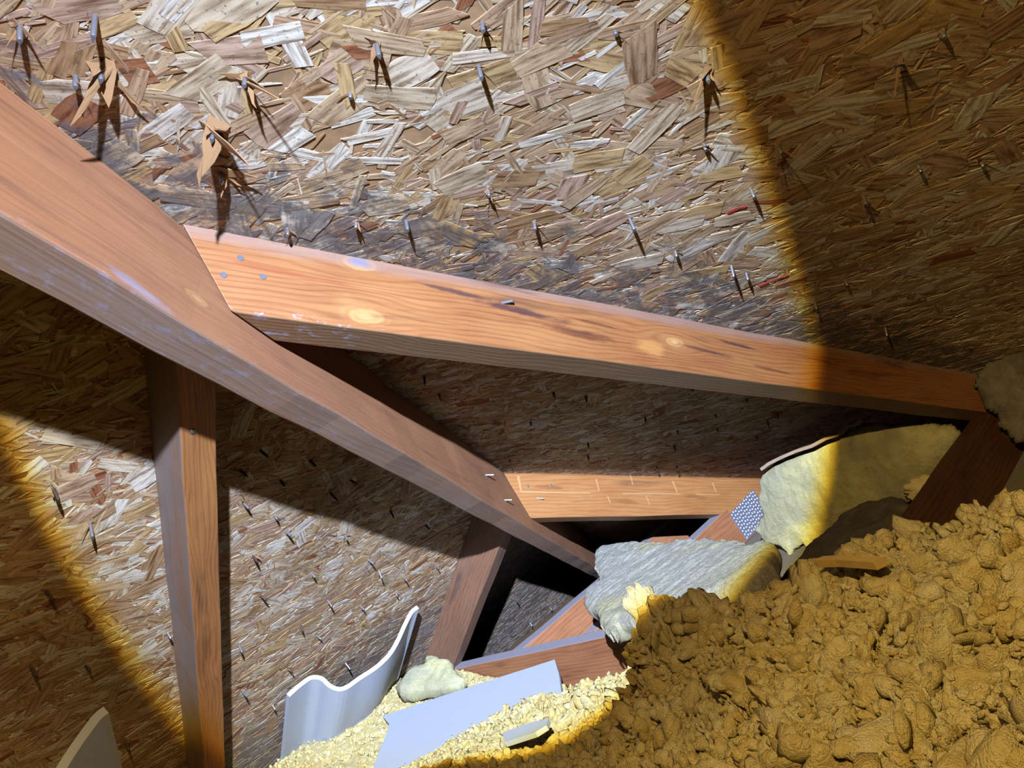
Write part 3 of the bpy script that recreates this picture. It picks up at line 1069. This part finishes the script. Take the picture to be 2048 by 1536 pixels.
def batt(name, pts, normal, thick, back, mat, st=0.005, rim=0.03, rough=0.006, freq=40, seed=1, fray=0.004):
    """pts: world outline on a plane; normal points to the open side; thick to the front, back behind"""
    P = np.array(pts)
    o = P.mean(0)
    nz = np.array(normal, float); nz /= np.linalg.norm(nz)
    ex = P[len(P) // 3] - P[0]; ex -= (ex @ nz) * nz; ex /= np.linalg.norm(ex)
    ey = np.cross(nz, ex)
    poly = np.stack([(P - o) @ ex, (P - o) @ ey], 1)
    lo, hi = poly.min(0) - 0.01, poly.max(0) + 0.01
    xs = np.arange(lo[0], hi[0], st); ys = np.arange(lo[1], hi[1], st)
    X, Y = np.meshgrid(xs, ys, indexing='ij')
    Q = np.stack([X.ravel(), Y.ravel()], 1)
    J = np.stack([vnoise(np.c_[Q * 70, np.zeros(len(Q))], seed), vnoise(np.c_[Q * 70, np.ones(len(Q)) * 9], seed + 3)], 1) * fray
    ok = inside_poly(Q + J, poly)
    d = np.where(ok, edge_dist(Q + J, poly), 0)
    prof = np.sqrt(np.clip(1 - (1 - np.minimum(d / rim, 1)) ** 2, 0, 1))
    P3 = np.c_[Q, np.zeros(len(Q))]
    nf = (fnoise(P3 * [freq, freq * 0.3, 1], 4, seed + 5, 0.6) * 0.6 + fnoise(P3 * 22, 3, seed + 8) * 0.9 + vnoise(P3 * 300, seed + 2) * 0.25) * rough
    front = prof * thick + nf * np.minimum(d / 0.008, 1)
    rear = -prof * back
    nx, ny = len(xs), len(ys)
    ok2 = ok.reshape(nx, ny)
    cell = ok2[:-1, :-1] & ok2[1:, :-1] & ok2[1:, 1:] & ok2[:-1, 1:]
    ii = np.arange(nx * ny).reshape(nx, ny)
    f1 = np.stack([ii[:-1, :-1][cell], ii[1:, :-1][cell], ii[1:, 1:][cell], ii[:-1, 1:][cell]], 1)
    N = nx * ny
    A = o + Q[:, :1] * ex + Q[:, 1:] * ey + front[:, None] * nz
    B = o + Q[:, :1] * ex + Q[:, 1:] * ey + rear[:, None] * nz
    V = np.concatenate([A, B])
    faces = f1.tolist() + (f1[:, ::-1] + N).tolist()
    # close the rim
    cnt = {}
    for f in f1.tolist():
        for a, b in zip(f, f[1:] + f[:1]):
            if (b, a) in cnt: del cnt[(b, a)]
            else: cnt[(a, b)] = 1
    for (a, b) in cnt:
        faces.append([b, a, a + N, b + N])
    used = np.unique(np.array([i for f in faces for i in f]))
    remap = -np.ones(2 * N, int); remap[used] = np.arange(len(used))
    me = pymesh(name, V[used], [[remap[i] for i in f] for f in faces], True)
    return reg(link(name, me, mat))


zb = -0.292
px1 = [(1190, 1112), (1215, 1095), (1262, 1086), (1330, 1092), (1400, 1080), (1480, 1086), (1502, 1096), (1530, 1084), (1558, 1098), (1548, 1130), (1522, 1160),
       (1480, 1186), (1420, 1206), (1380, 1222), (1335, 1238), (1280, 1246), (1238, 1250), (1222, 1276), (1206, 1252), (1192, 1228), (1176, 1222), (1168, 1200), (1184, 1180), (1204, 1164), (1192, 1140)]
b1 = batt('insulation_batt', [onz(u, v, zb) for u, v in px1], (0, 0, 1), 0.012, 0.035, M_GREYB, 0.003, 0.03, 0.0030, 110, 2)
tag(b1, 'pale grey torn insulation batt lying over the joist ends', 'insulation')

nb2 = np.array([-1.0, -0.25, 0.12]); nb2 /= np.linalg.norm(nb2)
pb2 = np.array([1.265, 0.80, -0.31])
px2 = [(1518, 990), (1522, 960), (1534, 936), (1560, 918), (1600, 906), (1660, 884), (1716, 852), (1800, 842), (1905, 850), (1926, 872), (1895, 930), (1862, 965),
       (1822, 1004), (1770, 1012), (1722, 1032), (1690, 1062), (1660, 1090), (1628, 1112), (1608, 1088), (1582, 1112), (1562, 1092), (1532, 1088), (1512, 1062), (1526, 1030)]
b2 = batt('insulation_batt', [at(u, v, nb2, nb2 @ pb2) for u, v in px2], nb2, 0.022, 0.05, M_YELB, 0.0035, 0.05, 0.004, 80, 5)
tag(b2, 'yellow insulation batt half lit by the torch, stuffed beside the metal plate', 'insulation')


def strip(name, pts, width_vec, thick_vec, mat, parent=None):
    """a thin bent sheet: a polyline of world points swept along width_vec, with thickness"""
    P = [np.array(p) for p in pts]
    w = np.array(width_vec); t = np.array(thick_vec)
    n = len(P)
    V = P + [p + w for p in P] + [p + t for p in P] + [p + w + t for p in P]
    Fc = []
    for i in range(n - 1):
        Fc += [[i, i + 1, n + i + 1, n + i], [2 * n + i, 3 * n + i, 3 * n + i + 1, 2 * n + i + 1],
               [i, 2 * n + i, 2 * n + i + 1, i + 1], [n + i, n + i + 1, 3 * n + i + 1, 3 * n + i]]
    Fc += [[0, n, 3 * n, 2 * n], [n - 1, 3 * n - 1 + 0, 4 * n - 1, 2 * n - 1][::-1] if False else [n - 1, 3 * n - 1, 4 * n - 1, 2 * n - 1]]
    me = pymesh(name, V, Fc)
    bm = bmesh.new(); bm.from_mesh(me); bmesh.ops.recalc_face_normals(bm, faces=bm.faces); bm.to_mesh(me); bm.free()
    return link(name, me, mat, parent)


# kraft paper lip along the top of the yellow batt
lip = []
for (u, v) in ((1520, 938), (1536, 926), (1560, 913), (1590, 900), (1622, 890), (1650, 876), (1672, 866), (1690, 852), (1705, 846), (1722, 838)):
    lip.append(at(u + random.uniform(-1, 1), v + random.uniform(-2, 2), nb2, nb2 @ pb2 + 0.055))
k_ = strip('paper_facing', lip, -nb2 * 0.07 + np.array([0, 0, -0.005]), np.array([0, 0, -0.006]), M_KRAFT, b2)
k_['label'] = 'torn brown paper facing'

px3 = [(1560, 1172), (1590, 1130), (1630, 1085), (1690, 1040), (1740, 1012), (1800, 1000), (1830, 1010), (1815, 1050), (1790, 1085), (1770, 1130), (1700, 1165), (1640, 1180)]
b3 = batt('insulation_batt', [onz(u, v, -0.372) for u, v in px3], (0, 0, 1), 0.015, 0.05, M_DUST, 0.006, 0.03, 0.004, 30, 8)
tag(b3, 'dusty dark grey insulation batt between yellow batt and loose heap', 'insulation')

nb4 = np.array([-0.85, -0.45, 0.25]); nb4 /= np.linalg.norm(nb4)
pb4 = at(2000, 790, N1, C1 / S5 - 0.06)
px4 = [(1950, 745), (1975, 720), (2020, 706), (2070, 690), (2140, 700), (2180, 780), (2150, 870), (2080, 890), (2030, 892), (2005, 860), (1985, 830), (1960, 800), (1948, 770)]
b4 = batt('insulation_batt', [at(u, v, nb4, nb4 @ pb4) for u, v in px4], nb4, 0.02, 0.05, M_DUST, 0.005, 0.04, 0.006, 30, 12)
tag(b4, 'dim insulation lump at the right edge beside the rafter end', 'insulation')

# small pale clump at the foot of the leaning rafter
px5 = [(848, 1330), (858, 1308), (874, 1318), (900, 1322), (912, 1340), (926, 1352), (934, 1364), (915, 1378), (880, 1388), (840, 1392), (800, 1400), (790, 1380), (820, 1350)]
nb5 = np.array([-0.2, -0.55, 0.8]); nb5 /= np.linalg.norm(nb5)
pb5 = onz(880, 1355, -0.325) * 0.93
b5 = batt('insulation_tuft', [at(u, v, nb5, nb5 @ pb5) for u, v in px5], nb5, 0.018, 0.03, M_YELB, 0.004, 0.03, 0.006, 40, 15)
tag(b5, 'pale tuft of insulation at the foot of the leaning rafter', 'insulation')


# ------------------------------------------------------------------ white foam baffles
def slab(name, pts, up, thick, mat, parent=None):
    P = [np.array(p) for p in pts]
    return prism(name, P, np.array(up) * thick, mat)


nf = np.array([-0.02, -0.10, 1.0]); nf /= np.linalg.norm(nf)
pf = np.array([0.70, 1.10, -0.340])
pxf = [(768, 1438), (940, 1381), (1113, 1326), (1122, 1356), (1128, 1400), (1060, 1450), (960, 1500), (900, 1560), (740, 1580), (752, 1536), (776, 1474), (782, 1455)]
foam1 = slab('foam_baffle', [at(u, v, nf, nf @ pf) for u, v in pxf], nf, 0.007, M_FOAM)
tag(foam1, 'flat white foam baffle sheet lying on the yellow wool', 'foam baffle')
pf2 = np.array([0.52, 1.0, -0.347])
foam2 = slab('foam_strip', [at(u, v, (0, 0, 1), -0.321) for u, v in ((1010, 1474), (1060, 1456), (1102, 1446), (1098, 1460), (1076, 1474), (1014, 1494))], (0, 0, 1), 0.007, M_FOAM)
tag(foam2, 'small white foam strip half buried in the yellow wool', 'foam strip')


def baffle(name, px, lift, length, thick, label, tvec=None):
    """the end section of a bent foam tray, swept down the slope under the far deck"""
    c = px[len(px) // 2]
    p0 = on2(c[0], c[1], lift)
    d = J2 @ p0
    P = [at(u, v, J2, d) for u, v in px]
    # smooth the section
    n = len(P)
    fine = []
    for i in range(n - 1):
        p_1 = P[max(i - 1, 0)]; p1 = P[i]; p2 = P[i + 1]; p3 = P[min(i + 2, n - 1)]
        for s in (0, .25, .5, .75):
            fine.append(0.5 * ((2 * p1) + (-p_1 + p2) * s + (2 * p_1 - 5 * p1 + 4 * p2 - p3) * s * s + (-p_1 + 3 * p1 - 3 * p2 + p3) * s ** 3))
    fine.append(P[-1])
    m = len(fine)
    # offset across the section for the thickness
    V = []
    off = []
    for i in range(m):
        t = fine[min(i + 1, m - 1)] - fine[max(i - 1, 0)]
        q = np.cross(t, J2); q /= np.linalg.norm(q)
        if q @ N2 > 0: q = -q
        off.append(q * thick)
    sw = J2 * length
    V = fine + [p + o for p, o in zip(fine, off)] + [p + sw for p in fine] + [p + o + sw for p, o in zip(fine, off)]
    Fc = []
    for i in range(m - 1):
        a, b, c_, d_ = i, m + i, 2 * m + i, 3 * m + i
        Fc += [[a, a + 1, b + 1, b], [c_, d_, d_ + 1, c_ + 1], [a, c_, c_ + 1, a + 1], [b, b + 1, d_ + 1, d_]]
    Fc += [[0, m, 3 * m, 2 * m], [m - 1, 3 * m - 1, 4 * m - 1, 2 * m - 1]]
    me = pymesh(name, V, Fc)
    bm = bmesh.new(); bm.from_mesh(me); bmesh.ops.recalc_face_normals(bm, faces=bm.faces); bm.to_mesh(me); bm.free()
    o = reg(link(name, me, M_FOAM))
    return tag(o, label, 'foam baffle')


baffle('foam_baffle', [(573, 1388), (598, 1366), (622, 1351), (645, 1353), (664, 1369), (686, 1373), (718, 1352), (750, 1331), (774, 1308), (790, 1283), (806, 1248), (820, 1222), (833, 1211)],
       0.07, 0.30, 0.008, 'bent white foam baffle with a wavy end left of the flat sheet')
baffle('foam_baffle', [(207, 1413), (188, 1428), (166, 1456), (140, 1492), (108, 1542), (80, 1590)], 0.10, 0.15, 0.010, 'curved white foam baffle in shade at the lower left corner')

# flat yellow strip and stray clumps of wool
rs = strip('foam_strip', [at(u, v, (0, 0, 1), -0.186) for u, v in ((1646, 1112), (1690, 1110), (1735, 1112), (1768, 1114))], np.array([-0.012, 0.002, 0.003]), np.array([0, 0, -0.006]),
           mat_plain('yellow_strip', (226, 190, 112), 0.9, 0, 0.2, 90))
tag(rs, 'straight yellow strip lying on top of the loose heap', 'foam strip')
bmc = bmesh.new(); bmesh.ops.create_icosphere(bmc, subdivisions=4, radius=1.0)
Vc = np.array([v.co[:] for v in bmc.verts]); Fcc = [[v.index for v in f.verts] for f in bmc.faces]; bmc.free()
Vc = Vc * (1 + 0.35 * vnoise(Vc * 1.6, 4) + 0.25 * vnoise(Vc * 4.2, 8) + 0.14 * vnoise(Vc * 10, 9))[:, None]
tf = link('insulation_tuft', pymesh('insulation_tuft', Vc * [0.019, 0.017, 0.034] + onz(1306, 1232, -0.208), Fcc, True), M_LOOSE)
tag(tf, 'bright yellow wool tuft standing at the beam edge below the grey batt', 'insulation')
pc = at(1850, 976, nb2, nb2 @ pb2 + 0.075)
cl = link('insulation_tuft', pymesh('insulation_tuft', Vc * [0.012, 0.034, 0.020] + pc, Fcc, True), M_LOOSE)
tag(cl, 'small yellow tuft stuck on the dark batt at right', 'insulation')
